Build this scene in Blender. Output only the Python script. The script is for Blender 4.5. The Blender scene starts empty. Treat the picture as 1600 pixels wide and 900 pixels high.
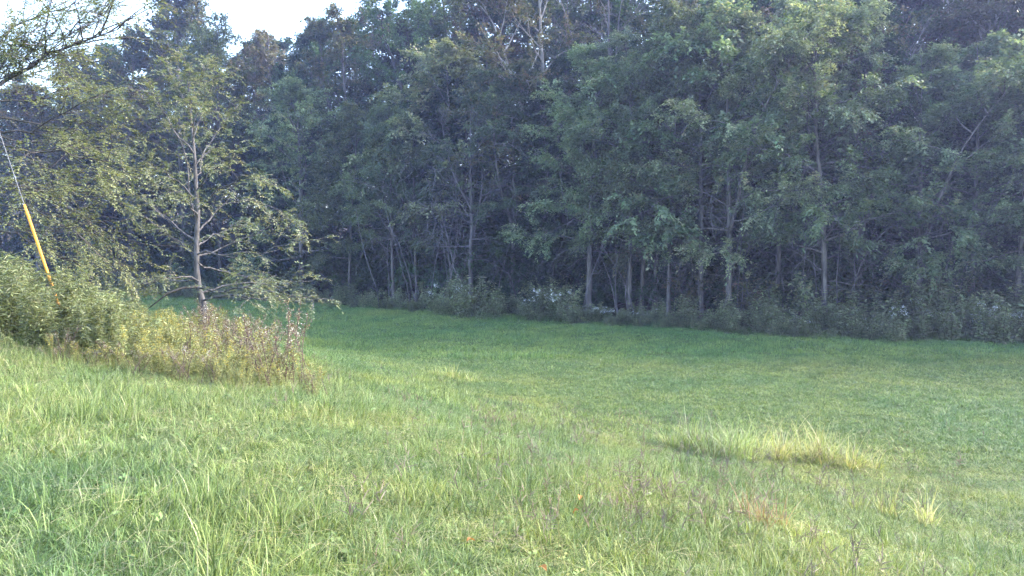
import bpy, math, random
import numpy as np
from mathutils import Vector, Matrix

# ------------------------------------------------------------------ camera, sky, sun, exposure
SC = bpy.context.scene
F = 1164.0                      # focal length in photo pixels (1600 wide)
CAM_Z = 4.0
PITCH = math.atan(65.0 / F)     # camera looks slightly down
cam_d = bpy.data.cameras.new("camera")
cam_d.sensor_width = 36.0
cam_d.lens = 36.0 * F / 1600.0
cam_d.clip_start = 0.05
cam_d.clip_end = 3000.0
cam = bpy.data.objects.new("camera", cam_d)
SC.collection.objects.link(cam)
cam.location = (0, 0, CAM_Z)
cam.rotation_euler = (math.pi / 2 - PITCH, 0, 0)
SC.camera = cam

SUN_AZ = math.radians(74.0)     # clockwise from +Y (positive = to the right of the view)
SUN_EL = math.radians(34.0)
world = bpy.data.worlds.new("World")
SC.world = world
world.use_nodes = True
wn = world.node_tree
wn.nodes.clear()
sky = wn.nodes.new("ShaderNodeTexSky")
sky.sky_type = 'NISHITA'
sky.sun_disc = False
sky.sun_elevation = SUN_EL
sky.sun_rotation = SUN_AZ
sky.altitude = 200
sky.air_density = 1.0
sky.dust_density = 2.5
sky.ozone_density = 1.0
bg = wn.nodes.new("ShaderNodeBackground")
bg.inputs["Strength"].default_value = 0.15
wo = wn.nodes.new("ShaderNodeOutputWorld")
wn.links.new(sky.outputs[0], bg.inputs[0])
wn.links.new(bg.outputs[0], wo.inputs[0])

sun_d = bpy.data.lights.new("sun", 'SUN')
sun_d.energy = 1.1
sun_d.angle = math.radians(10.0)
sun_d.color = (1.0, 0.955, 0.88)
sun = bpy.data.objects.new("sun", sun_d)
SC.collection.objects.link(sun)
SUN_DIR = Vector((math.sin(SUN_AZ) * math.cos(SUN_EL), math.cos(SUN_AZ) * math.cos(SUN_EL), math.sin(SUN_EL)))
sun.rotation_euler = SUN_DIR.to_track_quat('Z', 'Y').to_euler()
sun.location = (60, 20, 60)

SC.view_settings.view_transform = 'Standard'
SC.view_settings.look = 'None'
SC.view_settings.gamma = 1.0
SC.view_settings.exposure = 3.05
SC.view_settings.use_curve_mapping = False

SC.render.engine = 'CYCLES'
cy = SC.cycles
cy.use_denoising = True
cy.max_bounces = 4
cy.use_light_tree = False
cy.use_adaptive_sampling = True
cy.adaptive_threshold = 0.03
cy.diffuse_bounces = 2
cy.glossy_bounces = 2
cy.transmission_bounces = 3
cy.volume_bounces = 0
cy.transparent_max_bounces = 4
cy.caustics_reflective = False
cy.caustics_refractive = False

RNG = np.random.default_rng(11)
random.seed(5)
COL = SC.collection

# ------------------------------------------------------------------ geometry helpers
def unit(v):
    v = np.asarray(v, float)
    return v / np.maximum(np.linalg.norm(v, axis=-1, keepdims=True), 1e-9)

class Geo:
    """collects quads with a colour per vertex; mesh() makes ONE mesh"""
    def __init__(self):
        self.v, self.q, self.c, self.n = [], [], [], 0
    def add(self, v, q, c):
        v = np.asarray(v, np.float32).reshape(-1, 3)
        c = np.broadcast_to(np.asarray(c, np.float32), v.shape)
        self.v.append(v); self.q.append(np.asarray(q, np.int64) + self.n); self.c.append(c)
        self.n += len(v)
    def mesh(self, name, mat, smooth=False):
        me = bpy.data.meshes.new(name)
        if self.n:
            v = np.concatenate(self.v); q = np.concatenate(self.q); c = np.concatenate(self.c)
            me.vertices.add(len(v)); me.vertices.foreach_set("co", v.ravel())
            me.loops.add(q.size); me.loops.foreach_set("vertex_index", q.ravel().astype(np.int32))
            me.polygons.add(len(q))
            me.polygons.foreach_set("loop_start", np.arange(0, q.size, 4, dtype=np.int32))
            me.polygons.foreach_set("use_smooth", np.full(len(q), smooth))
            a = me.attributes.new("col", 'FLOAT_COLOR', 'POINT')
            a.data.foreach_set("color", np.concatenate([c, np.ones((len(c), 1), np.float32)], 1).ravel())
            me.update(calc_edges=True)
        me.materials.append(mat)
        return me
    def obj(self, name, mat, parent=None, smooth=False):
        o = bpy.data.objects.new(name, self.mesh(name, mat, smooth))
        COL.objects.link(o)
        if parent is not None:
            o.parent = parent
        return o

def tube(g, pts, rad, k=6, col=(1, 1, 1), cap=True):
    pts = np.asarray(pts, float); n = len(pts)
    rad = np.broadcast_to(np.asarray(rad, float), (n,))
    t = np.gradient(pts, axis=0); t = unit(t)
    ref = np.array([0.31, 0.17, 0.93]) if abs(t[0, 2]) < 0.8 else np.array([0.95, 0.2, 0.1])
    a = unit(np.cross(t, ref)); b = np.cross(t, a)
    th = np.arange(k) * 2 * math.pi / k
    ring = pts[:, None] + rad[:, None, None] * (np.cos(th)[None, :, None] * a[:, None] + np.sin(th)[None, :, None] * b[:, None])
    i, j = np.meshgrid(np.arange(n - 1), np.arange(k), indexing='ij')
    i = i.ravel(); j = j.ravel(); j2 = (j + 1) % k
    q = np.stack([i * k + j, i * k + j2, (i + 1) * k + j2, (i + 1) * k + j], 1)
    v = ring.reshape(-1, 3)
    if cap:
        e = len(v)
        v = np.concatenate([v, pts[-1:] + t[-1:] * rad[-1]])
        j = np.arange(0, k, 2)
        q2 = np.stack([(n - 1) * k + j, (n - 1) * k + (j + 1) % k, (n - 1) * k + (j + 2) % k, np.full(len(j), e)], 1)
        q = np.concatenate([q, q2])
    g.add(v, q, col)

def path(p0, d, L, n, wob, rng, grav=0.0, lift=0.0):
    """a wandering branch line"""
    d = unit(d); pts = [np.asarray(p0, float)]
    st = L / (n - 1)
    for i in range(n - 1):
        d = unit(d + rng.normal(0, wob, 3) + np.array([0, 0, lift - grav * (i / n)]))
        pts.append(pts[-1] + d * st)
    return np.array(pts)

def along(pts, s):
    """points and tangents at parameters s (0..1) on a polyline"""
    n = len(pts); f = np.clip(np.asarray(s, float), 0, 0.9999) * (n - 1)
    i = f.astype(int); u = (f - i)[:, None]
    return pts[i] * (1 - u) + pts[i + 1] * u, unit(pts[i + 1] - pts[i])

def sprays(g, P, D, L, nl, leaf, wid, rng, pal, palw, droop=0.5, flat=0.45, jit=0.25, pinn=0.0, scol=0.18):
    """leafy sprays: nl diamond leaves along each twig (P, D, L)"""
    P = np.asarray(P, float); D = unit(D); ns = len(P)
    if ns == 0: return
    L = np.broadcast_to(np.asarray(L, float), (ns,))
    up = np.array([0, 0, 1.0])
    S = unit(np.cross(D, up) + rng.normal(0, 0.05, (ns, 3)))
    N = unit(np.cross(S, D))
    s = (np.arange(nl) + 0.7) / nl
    s = np.broadcast_to(s, (ns, nl)) + rng.normal(0, 0.03 + 0.1 * (1 - pinn), (ns, nl))
    s = np.clip(s, 0.03, 1.02)
    side = np.where(np.arange(nl) % 2 == 0, 1.0, -1.0)[None, :, None]
    base = P[:, None] + D[:, None] * (L[:, None] * s)[..., None]
    base[..., 2] -= droop * L[:, None] * s ** 2
    base += rng.normal(0, jit, base.shape) * (L[:, None, None] * (1 - pinn)) * 0.5
    tip = np.clip(s, 0, 1)[..., None]
    ld = unit(D[:, None] * (0.35 + 0.5 * tip) + S[:, None] * side * (1.0 - 0.3 * tip) + rng.normal(0, 0.25 + 0.25 * (1 - pinn), base.shape)
              + np.array([0, 0, -0.25 * droop - 0.1]))
    nn = unit(N[:, None] + up * 0.25 + rng.normal(0, flat, base.shape))
    w = unit(np.cross(nn, ld))
    ll = leaf * rng.uniform(0.65, 1.25, (ns, nl, 1))
    ww = wid * rng.uniform(0.7, 1.2, (ns, nl, 1))
    b0 = base; b1 = base + ld * ll * 0.48 + w * ww; b2 = base + ld * ll; b3 = base + ld * ll * 0.45 - w * ww
    b2 = b2 - np.array([0, 0, 1.0]) * ll * 0.12
    v = np.stack([b0, b1, b2, b3], 2).reshape(-1, 3)
    q = np.arange(ns * nl * 4).reshape(-1, 4)
    pal = np.asarray(pal, float); palw = np.asarray(palw, float) / np.sum(palw)
    ci = rng.choice(len(pal), (ns, 1), p=palw); cj = rng.choice(len(pal), (ns, nl), p=palw)
    own = rng.random((ns, nl)) < 0.35
    c = pal[np.where(own, cj, ci)] * rng.normal(1, scol, (ns, 1, 1)).clip(0.5, 1.6) * rng.normal(1, 0.14, (ns, nl, 1)).clip(0.5, 1.5)
    c = np.repeat(c[:, :, None, :], 4, 2).reshape(-1, 3)
    g.add(v, q, c)

def tag(o, label=None, cat=None, group=None, kind=None):
    if label: o["label"] = label
    if cat: o["category"] = cat
    if group: o["group"] = group
    if kind: o["kind"] = kind
    return o

def empty(name, loc=(0, 0, 0), rz=0.0):
    o = bpy.data.objects.new(name, None)
    COL.objects.link(o); o.location = loc; o.rotation_euler = (0, 0, rz)
    o.empty_display_size = 0.3
    return o

# ------------------------------------------------------------------ place: photo pixel -> world
CP, SP = math.cos(PITCH), math.sin(PITCH)
def ray(px, py):
    x = (px - 800.0) / F; u = (450.0 - py) / F
    return np.array([x, CP + u * SP, -SP + u * CP])
def at(px, py, d):
    r = ray(px, py); return np.array([0, 0, CAM_Z]) + r * (d / r[1])

# ------------------------------------------------------------------ ground shape
TX = np.array([-400, -120, -60, -32, -13.4, 0, 11.9, 22, 33, 55, 120, 400.0])
TY = np.array([95, 72, 65, 62, 52, 42, 34.8, 31.5, 26, 12, -10, -60.0])
def edge_y(x):
    return np.interp(x, TX, TY)
def sstep(a, b, x):
    t = np.clip((x - a) / (b - a), 0, 1); return t * t * (3 - 2 * t)
def ground_z(x, y):
    x = np.asarray(x, float); y = np.asarray(y, float)
    u = 0.75 * x + 0.66 * y
    z = 2.55 * (1 - sstep(1, 15.5, u))
    z = z - .056 * np.clip(x + 8, -6, 14) * (1 - sstep(12, 30, y)) * z / 2.55
    z = z + 0.05 * np.sin(x * 0.9 + 0.4 * y) * np.sin(y * 0.7 - 0.3 * x) + 0.06 * np.sin(x * 0.31 + 2) * np.sin(y * 0.27 + 1)
    s = y - edge_y(x)
    k = 0.16 + 0.30 * sstep(-30, 12, x)
    z = z + 24 * (1 - np.exp(-k * np.clip(s - 5, 0, None) / 24))
    return z
def on_ground(px, s_behind):
    """world point on the ray column px that lies s metres behind the forest edge"""
    tx = (px - 800.0) / F; d = 45.0
    for _ in range(60):
        d = 0.5 * d + 0.5 * (edge_y(tx * d) + s_behind)
    return tx * d, d

# ------------------------------------------------------------------ materials
def new_mat(name):
    m = bpy.data.materials.new(name); m.use_nodes = True
    m.node_tree.nodes.clear(); return m, m.node_tree.nodes, m.node_tree.links

def leaf_mat(name, trans=0.4, rough=0.5, spec=0.35, var=0.25, wnoise=None, hue=0, tcol=(1.1, 1.1, 0.65)):
    m, N, Lk = new_mat(name)
    at_ = N.new("ShaderNodeAttribute"); at_.attribute_name = "col"
    oi = N.new("ShaderNodeObjectInfo")
    mr = N.new("ShaderNodeMapRange"); mr.inputs[3].default_value = 1 - var; mr.inputs[4].default_value = 1 + var
    Lk.new(oi.outputs["Random"], mr.inputs[0])
    mul = N.new("ShaderNodeMix"); mul.data_type = 'RGBA'; mul.blend_type = 'MULTIPLY'; mul.inputs[0].default_value = 1
    Lk.new(at_.outputs["Color"], mul.inputs[6]); Lk.new(mr.outputs[0], mul.inputs[7])
    col = mul.outputs[2]
    if hue:
        m7 = N.new("ShaderNodeMath"); m7.operation = 'MULTIPLY'; m7.inputs[1].default_value = 7.31; Lk.new(oi.outputs["Random"], m7.inputs[0])
        fr = N.new("ShaderNodeMath"); fr.operation = 'FRACT'; Lk.new(m7.outputs[0], fr.inputs[0])
        hm = N.new("ShaderNodeMapRange"); hm.inputs[3].default_value = 0.5 - hue; hm.inputs[4].default_value = 0.5 + hue * .6
        Lk.new(fr.outputs[0], hm.inputs[0])
        hs = N.new("ShaderNodeHueSaturation"); hs.inputs["Saturation"].default_value = 0.95
        Lk.new(hm.outputs[0], hs.inputs["Hue"]); Lk.new(col, hs.inputs["Color"]); col = hs.outputs[0]
    if wnoise:
        for (sc, c0, c1, lo, hi) in wnoise:
            ge = N.new("ShaderNodeNewGeometry")
            no = N.new("ShaderNodeTexNoise"); no.inputs["Scale"].default_value = sc; no.inputs["Detail"].default_value = 3
            Lk.new(ge.outputs["Position"], no.inputs["Vector"])
            cr = N.new("ShaderNodeValToRGB"); cr.color_ramp.elements[0].position = lo; cr.color_ramp.elements[1].position = hi
            cr.color_ramp.elements[0].color = (*c0, 1); cr.color_ramp.elements[1].color = (*c1, 1)
            Lk.new(no.outputs["Fac"], cr.inputs[0])
            m2 = N.new("ShaderNodeMix"); m2.data_type = 'RGBA'; m2.blend_type = 'MULTIPLY'; m2.inputs[0].default_value = 1
            Lk.new(col, m2.inputs[6]); Lk.new(cr.outputs[0], m2.inputs[7]); col = m2.outputs[2]
    pb = N.new("ShaderNodeBsdfPrincipled"); pb.inputs["Roughness"].default_value = rough
    pb.inputs["Specular IOR Level"].default_value = spec
    Lk.new(col, pb.inputs["Base Color"])
    tr = N.new("ShaderNodeBsdfTranslucent")
    tm = N.new("ShaderNodeMix"); tm.data_type = 'RGBA'; tm.blend_type = 'MULTIPLY'; tm.inputs[0].default_value = 1
    tm.inputs[7].default_value = (*tcol, 1); Lk.new(col, tm.inputs[6]); Lk.new(tm.outputs[2], tr.inputs["Color"])
    mx = N.new("ShaderNodeMixShader"); mx.inputs[0].default_value = trans
    Lk.new(pb.outputs[0], mx.inputs[1]); Lk.new(tr.outputs[0], mx.inputs[2])
    out = N.new("ShaderNodeOutputMaterial"); Lk.new(mx.outputs[0], out.inputs[0])
    return m

def bark_mat(name, c0, c1, scale=9.0, bump=0.5, stretch=0.2):
    m, N, Lk = new_mat(name)
    tc = N.new("ShaderNodeTexCoord"); mp = N.new("ShaderNodeMapping"); mp.inputs["Scale"].default_value = (1, 1, stretch)
    Lk.new(tc.outputs["Object"], mp.inputs[0])
    no = N.new("ShaderNodeTexNoise"); no.inputs["Scale"].default_value = scale; no.inputs["Detail"].default_value = 5
    Lk.new(mp.outputs[0], no.inputs["Vector"])
    cr = N.new("ShaderNodeValToRGB"); cr.color_ramp.elements[0].position = 0.35; cr.color_ramp.elements[1].position = 0.65
    cr.color_ramp.elements[0].color = (*c0, 1); cr.color_ramp.elements[1].color = (*c1, 1)
    Lk.new(no.outputs["Fac"], cr.inputs[0])
    bu = N.new("ShaderNodeBump"); bu.inputs["Strength"].default_value = bump; bu.inputs["Distance"].default_value = 0.03
    Lk.new(no.outputs["Fac"], bu.inputs["Height"])
    pb = N.new("ShaderNodeBsdfPrincipled"); pb.inputs["Roughness"].default_value = 0.9; pb.inputs["Specular IOR Level"].default_value = 0.2
    Lk.new(cr.outputs[0], pb.inputs["Base Color"]); Lk.new(bu.outputs[0], pb.inputs["Normal"])
    out = N.new("ShaderNodeOutputMaterial"); Lk.new(pb.outputs[0], out.inputs[0])
    return m

M_LEAF = leaf_mat("forest_leaf", 0.36, var=0.28, hue=0.05)
M_NEARLEAF = leaf_mat("near_leaf", 0.34, rough=0.5, spec=0.3, var=0.05)
M_WEED = leaf_mat("weed_leaf", 0.35, rough=0.5, var=0.3)
M_PETAL = leaf_mat("white_petal", 0.35, rough=0.7, spec=0.1, var=0.06, tcol=(1, 1, 1))
M_GRASS = leaf_mat("grass_blade", 0.3, rough=0.48, spec=0.3, var=0.14, wnoise=[
    (0.22, (0.84, 0.94, 0.94), (1.12, 1.06, 1.0), 0.38, 0.62),
    (0.9, (0.8, 0.87, 0.86), (1.2, 1.14, 1.0), 0.35, 0.68), (0.09, (0.86, 0.95, 0.95), (1.1, 1.04, 0.97), 0.4, 0.6)])
M_BARK = bark_mat("grey_brown_bark", (0.07, 0.062, 0.058), (0.2, 0.178, 0.165))
M_BARKD = bark_mat("dark_bark", (0.035, 0.03, 0.028), (0.09, 0.08, 0.07))
M_PALE = bark_mat("pale_bark", (0.17, 0.15, 0.13), (0.42, 0.39, 0.36), scale=3.0, stretch=0.4)
M_WALNUT = bark_mat("walnut_bark", (0.05, 0.047, 0.047), (0.16, 0.15, 0.147), scale=14, bump=.9)
M_TWIG = bark_mat("bare_twig", (0.085, 0.075, 0.078), (0.19, 0.17, 0.172), scale=5)
M_STALK = leaf_mat("weed_stalk", 0.1, rough=0.7, var=0.15)

def flat_mat(name, col, rough=0.5, metal=0.0, noise=0.12, scale=20):
    m, N, Lk = new_mat(name)
    no = N.new("ShaderNodeTexNoise"); no.inputs["Scale"].default_value = scale; no.inputs["Detail"].default_value = 4
    tc = N.new("ShaderNodeTexCoord"); Lk.new(tc.outputs["Object"], no.inputs["Vector"])
    cr = N.new("ShaderNodeValToRGB")
    cr.color_ramp.elements[0].color = (*[c * (1 - noise) for c in col], 1); cr.color_ramp.elements[1].color = (*[min(1, c * (1 + noise)) for c in col], 1)
    Lk.new(no.outputs["Fac"], cr.inputs[0])
    pb = N.new("ShaderNodeBsdfPrincipled"); pb.inputs["Roughness"].default_value = rough; pb.inputs["Metallic"].default_value = metal
    Lk.new(cr.outputs[0], pb.inputs["Base Color"])
    out = N.new("ShaderNodeOutputMaterial"); Lk.new(pb.outputs[0], out.inputs[0])
    return m
M_YELLOW = flat_mat("yellow_plastic", (0.78, 0.33, 0.02), 0.55, noise=.25, scale=9)
M_STEEL = flat_mat("galvanised_steel", (0.2, 0.2, 0.21), 0.7, 0.3)

def ground_mat():
    m, N, Lk = new_mat("meadow_soil")
    ge = N.new("ShaderNodeNewGeometry")
    def ramp(sc, c0, c1, lo, hi):
        no = N.new("ShaderNodeTexNoise"); no.inputs["Scale"].default_value = sc; no.inputs["Detail"].default_value = 6
        Lk.new(ge.outputs["Position"], no.inputs["Vector"])
        cr = N.new("ShaderNodeValToRGB"); cr.color_ramp.elements[0].position = lo; cr.color_ramp.elements[1].position = hi
        cr.color_ramp.elements[0].color = (*c0, 1); cr.color_ramp.elements[1].color = (*c1, 1)
        Lk.new(no.outputs["Fac"], cr.inputs[0]); return cr, no
    a, _ = ramp(0.5, (0.045, 0.075, 0.02), (0.08, 0.115, 0.03), 0.35, 0.65)
    b, nb = ramp(14, (0.5, 0.5, 0.45), (1.2, 1.2, 1.1), 0.3, 0.7)
    litter, _ = ramp(3, (0.03, 0.022, 0.014), (0.085, 0.06, 0.035), 0.35, 0.65)
    mx = N.new("ShaderNodeMix"); mx.data_type = 'RGBA'; mx.blend_type = 'MULTIPLY'; mx.inputs[0].default_value = 1
    Lk.new(a.outputs[0], mx.inputs[6]); Lk.new(b.outputs[0], mx.inputs[7])
    vc = N.new("ShaderNodeAttribute"); vc.attribute_name = "wood"
    m3 = N.new("ShaderNodeMix"); m3.data_type = 'RGBA'
    Lk.new(vc.outputs["Fac"], m3.inputs[0]); Lk.new(mx.outputs[2], m3.inputs[6]); Lk.new(litter.outputs[0], m3.inputs[7])
    pb = N.new("ShaderNodeBsdfPrincipled"); pb.inputs["Roughness"].default_value = 0.95; pb.inputs["Specular IOR Level"].default_value = 0.15
    bu = N.new("ShaderNodeBump"); bu.inputs["Strength"].default_value = 0.6; bu.inputs["Distance"].default_value = 0.05
    Lk.new(nb.outputs["Fac"], bu.inputs["Height"]); Lk.new(bu.outputs[0], pb.inputs["Normal"])
    Lk.new(m3.outputs[2], pb.inputs["Base Color"])
    out = N.new("ShaderNodeOutputMaterial"); Lk.new(pb.outputs[0], out.inputs[0])
    return m
M_GROUND = ground_mat()

# ------------------------------------------------------------------ ground sheet (meadow, bank and wooded hillside)
def axis(lo, hi, fine_lo, fine_hi, st):
    f = np.arange(fine_lo, fine_hi + 1e-6, st)
    a = fine_lo - np.cumsum(st * 1.18 ** np.arange(1, 60)); a = a[a > lo][::-1]
    b = fine_hi + np.cumsum(st * 1.18 ** np.arange(1, 60)); b = b[b < hi]
    return np.concatenate([[lo], a, f, b, [hi]])
gx = axis(-300, 300, -45, 40, 0.5); gy = axis(-120, 300, -6, 70, 0.5)
X, Y = np.meshgrid(gx, gy, indexing='ij')
Z = ground_z(X, Y)
g = Geo()
ni, nj = X.shape
i, j = np.meshgrid(np.arange(ni - 1), np.arange(nj - 1), indexing='ij'); i = i.ravel(); j = j.ravel()
g.add(np.stack([X, Y, Z], -1).reshape(-1, 3), np.stack([i * nj + j, (i + 1) * nj + j, (i + 1) * nj + j + 1, i * nj + j + 1], 1), (1, 1, 1))
ground = g.obj("ground", M_GROUND, smooth=True)
wa = ground.data.attributes.new("wood", 'FLOAT', 'POINT')
wa.data.foreach_set("value", sstep(0.5, 3.0, (Y - edge_y(X))).ravel().astype(np.float32))
tag(ground, kind="structure")

# ------------------------------------------------------------------ landmarks that tell alike plants apart
MARKS = [(150, "behind the overhanging left branches"), (330, "straight behind the young walnut"), (480, "just right of the young walnut"),
         (580, "below the dip of the skyline"), (680, "round the two leaning trunks"), (800, "behind the bare vine curtain"),
         (930, "at the dark hollow"), (1060, "at the close row of slim trunks"), (1170, "at the forked trunk"),
         (1300, "at the twig wrapped thick trunk"), (1400, "right of the twig wrapped trunk"), (1490, "at the vine hung trunk"), (1e9, "towards the right border")]
def mark(px):
    for lim, t in MARKS:
        if px < lim: return t
# ------------------------------------------------------------------ forest trees
PAL = {
 'locust': ([(0.15, 0.205, 0.095), (0.195, 0.245, 0.12), (0.105, 0.155, 0.075), (0.23, 0.24, 0.12)], [4, 3, 3, 1]),
 'locust_b': ([(0.185, 0.225, 0.115), (0.23, 0.265, 0.135), (0.125, 0.175, 0.085), (0.26, 0.25, 0.14)], [4, 3, 3, 1]),
 'locust_c': ([(0.13, 0.185, 0.10), (0.165, 0.22, 0.125), (0.09, 0.14, 0.078), (0.195, 0.205, 0.115)], [4, 3, 3, 1]),
 'round':  ([(0.06, 0.11, 0.045), (0.08, 0.13, 0.055), (0.11, 0.16, 0.075)], [4, 4, 2]),
 'olive':  ([(0.11, 0.12, 0.05), (0.14, 0.14, 0.065), (0.17, 0.135, 0.075), (0.075, 0.10, 0.04)], [4, 3, 2, 3]),
 'brown':  ([(0.145, 0.13, 0.075), (0.17, 0.14, 0.085), (0.11, 0.115, 0.05), (0.21, 0.165, 0.095)], [3, 3, 3, 1]),
 'dark':   ([(0.035, 0.065, 0.025), (0.05, 0.08, 0.03), (0.06, 0.09, 0.035)], [4, 4, 2]),  # low leaf colour puts the shade of the deep wood into the foliage
}
def make_tree(seed, kind, H=18.0, r0=0.2, cb=0.35, cr=4.0, nl=26, top=0.35, leafn=20, leaf=0.16, wid=0.035, spray=0.75,
              droop=0.45, bark=None, subs=7, nspr=6, lean=(0, 0), pal='locust', dead=6, elev=(5, 60), gap=0.0, fork=0, bare=False):
    rng = np.random.default_rng(seed)
    T = Geo(); C = Geo()
    n = 14
    t = np.linspace(0, 1, n)
    wob = np.cumsum(rng.normal(0, 0.012 * H * 0.35, (n, 2)), 0); wob -= wob[0]
    tr = np.zeros((n, 3)); tr[:, 2] = t * H * 0.95
    tr[:, :2] = wob * t[:, None] ** 0.7 + np.outer(t ** 1.3, np.array(lean) * H)
    rad = r0 * ((1 - t) ** 0.75 * 0.93 + 0.07); rad[0] *= 1.45
    tr0 = tr.copy(); tr0[0, 2] -= 0.4
    tube(T, tr0, rad, 8, cap=True)
    leaders = [tr]
    for f in range(fork):
        s0 = rng.uniform(0.28, 0.5)
        p0, _ = along(tr, [s0]); az = rng.uniform(0, 6.28)
        L = H * (1 - s0) * rng.uniform(0.75, 0.95)
        pp = path(p0[0], (0.42 * math.cos(az), 0.42 * math.sin(az), 1), L, 10, 0.07, rng, lift=0.04)
        tube(T, pp, np.interp(np.linspace(s0, 1, 10), t, rad) * 0.8, 7)
        leaders.append(pp)
    SPp, SPd, SPl = [], [], []
    for k in range(nl):
        q = (k + rng.random()) / nl
        ld = leaders[k % len(leaders)]
        zt = cb + (0.985 - cb) * q
        zl = (zt * H * 0.95 - ld[0, 2]) / max(ld[-1, 2] - ld[0, 2], 0.1)
        if zl < 0.03: ld = tr; zl = zt
        p0, _ = along(ld, [zl]); p0 = p0[0]
        prof = (math.sin(math.pi * min(1, (q * 0.86 + 0.14)) ** 0.8) ** 0.7) * (1 - top) + top * (1 - q)
        L = cr * max(0.22, prof) * rng.uniform(0.75, 1.2)
        az = k * 2.39996 + rng.normal(0, 0.35)
        el = math.radians(elev[0] + (elev[1] - elev[0]) * q + rng.normal(0, 8))
        pp = path(p0, (math.cos(az) * math.cos(el), math.sin(az) * math.cos(el), math.sin(el)), L, 8, 0.13, rng, grav=0.10, lift=0.03)
        rl = np.interp(zt, t, rad) * 0.45 + 0.012
        tube(T, pp, np.linspace(rl, 0.012, 8), 5)
        if rng.random() < gap: continue
        for m in range(subs):
            s = 0.3 + 0.7 * (m + rng.random()) / subs
            sp, sd = along(pp, [s]); sp = sp[0]; sd = sd[0]
            lat = unit(np.cross(sd, (0, 0, 1))) * (1 if m % 2 else -1)
            d2 = unit(sd * 0.75 + lat * rng.uniform(0.4, 1.1) + np.array([0, 0, rng.normal(0.08, 0.16)]))
            L2 = L * 0.46 * (1.15 - 0.55 * s) * rng.uniform(0.7, 1.3) + 0.3
            p2 = path(sp, d2, L2, 5, 0.16, rng, grav=0.12, lift=0.03)
            tube(T, p2, np.linspace(0.014, 0.006, 5), 3, cap=False)
            if bare:
                for w in range(4):
                    a_, b_ = along(p2, [rng.uniform(0.2, 1)])
                    p3 = path(a_[0], unit(b_[0] + rng.normal(0, 0.6, 3)), L2 * 0.6, 4, 0.2, rng, lift=0.05)
                    tube(T, p3, np.linspace(0.008, 0.004, 4), 3, cap=False)
                if rng.random() < 0.75: continue
            ss = 0.25 + 0.78 * (np.arange(nspr) + rng.random(nspr)) / nspr
            a_, b_ = along(p2, ss)
            dd = unit(b_ + rng.normal(0, 0.55, a_.shape) * np.array([1, 1, 0.4]))
            SPp.append(a_); SPd.append(dd); SPl.append(spray * rng.uniform(0.6, 1.25, nspr))
    for k in range(dead):      # bare dead lower branches
        zt = rng.uniform(0.10, cb + 0.1)
        p0, _ = along(tr, [zt]); az = rng.uniform(0, 6.28)
        pp = path(p0[0], (math.cos(az), math.sin(az), rng.uniform(-0.2, 0.5)), rng.uniform(1.2, 3.2), 7, 0.22, rng, grav=0.16)
        tube(T, pp, np.linspace(0.03, 0.008, 7), 4, cap=False)
        for w in range(4):
            a_, b_ = along(pp, [rng.uniform(0.3, 1)])
            p3 = path(a_[0], unit(b_[0] + rng.normal(0, 0.8, 3)), rng.uniform(0.4, 1.3), 5, 0.25, rng, grav=0.1)
            tube(T, p3, np.linspace(0.012, 0.005, 5), 3, cap=False)
    if SPp:
        sprays(C, np.concatenate(SPp), np.concatenate(SPd), np.concatenate(SPl), leafn, leaf, wid, rng, *PAL[pal], droop=droop, pinn=0.35)
    return {'H': H, 'trunk': T.mesh("trunk", bark or M_BARK, True), 'crown': C.mesh("crown", M_LEAF) if C.n else None}

VAR = {}
LK = dict(leaf=.155, wid=.040, leafn=29, spray=.8, subs=8, nspr=8, elev=(0, 52))
VAR['locust'] = [
    make_tree(1, 'locust', 16, 0.15, 0.26, 4.3, 24, lean=(0.02, 0.0), droop=0.5, dead=5, **LK),
    make_tree(2, 'locust', 17, 0.17, 0.24, 4.6, 26, fork=1, droop=0.5, dead=6, pal='locust_b', **LK),
    make_tree(3, 'locust', 16, 0.14, 0.34, 4.0, 23, fork=1, droop=0.4, dead=7, gap=0.05, pal='locust_c', **{**LK, 'leaf': .13, 'wid': .04, 'leafn': 32}),
    make_tree(4, 'locust', 15, 0.14, 0.22, 4.2, 25, lean=(-0.04, 0.01), droop=0.6, dead=5, **LK),
    make_tree(15, 'locust', 16, 0.15, 0.30, 4.4, 22, lean=(0.03, 0.02), droop=0.45, dead=8, gap=.08, pal='locust_b', **{**LK, 'leaf': .2, 'wid': .062, 'leafn': 22}),
    make_tree(16, 'locust', 17, 0.16, 0.36, 4.1, 22, fork=2, droop=0.4, dead=8, gap=.05, pal='locust_c', **LK)]
VAR['round'] = [
    make_tree(5, 'round', 20, 0.27, 0.2, 5.2, 40, top=0.2, leafn=20, leaf=0.19, wid=0.055, spray=0.85, droop=0.3, pal='round', dead=3, bark=M_BARKD, fork=1),
    make_tree(26, 'round', 14, 0.2, 0.18, 4.6, 34, top=0.05, leafn=22, leaf=0.17, wid=0.05, spray=0.75, droop=0.35, pal='locust', dead=3, elev=(0, 70)),
    make_tree(6, 'round', 19, 0.25, 0.18, 4.8, 40, top=0.3, leafn=20, leaf=0.18, wid=0.055, spray=0.8, droop=0.35, pal='round', dead=3, bark=M_BARKD)]
VAR['olive'] = [
    make_tree(7, 'olive', 21, 0.24, 0.25, 4.3, 38, top=0.3, leafn=17, leaf=0.2, wid=0.07, spray=0.8, pal='olive', dead=5, fork=1, elev=(15, 68)),
    make_tree(8, 'olive', 19, 0.22, 0.25, 4.4, 38, top=0.2, leafn=17, leaf=0.2, wid=0.07, spray=0.8, pal='olive', dead=6, elev=(10, 60))]
VAR['brown'] = [
    make_tree(9, 'brown', 20, 0.23, 0.28, 4.2, 34, top=0.25, leafn=16, leaf=0.2, wid=0.07, spray=0.75, pal='brown', dead=5, fork=1, gap=0.1)]
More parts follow.
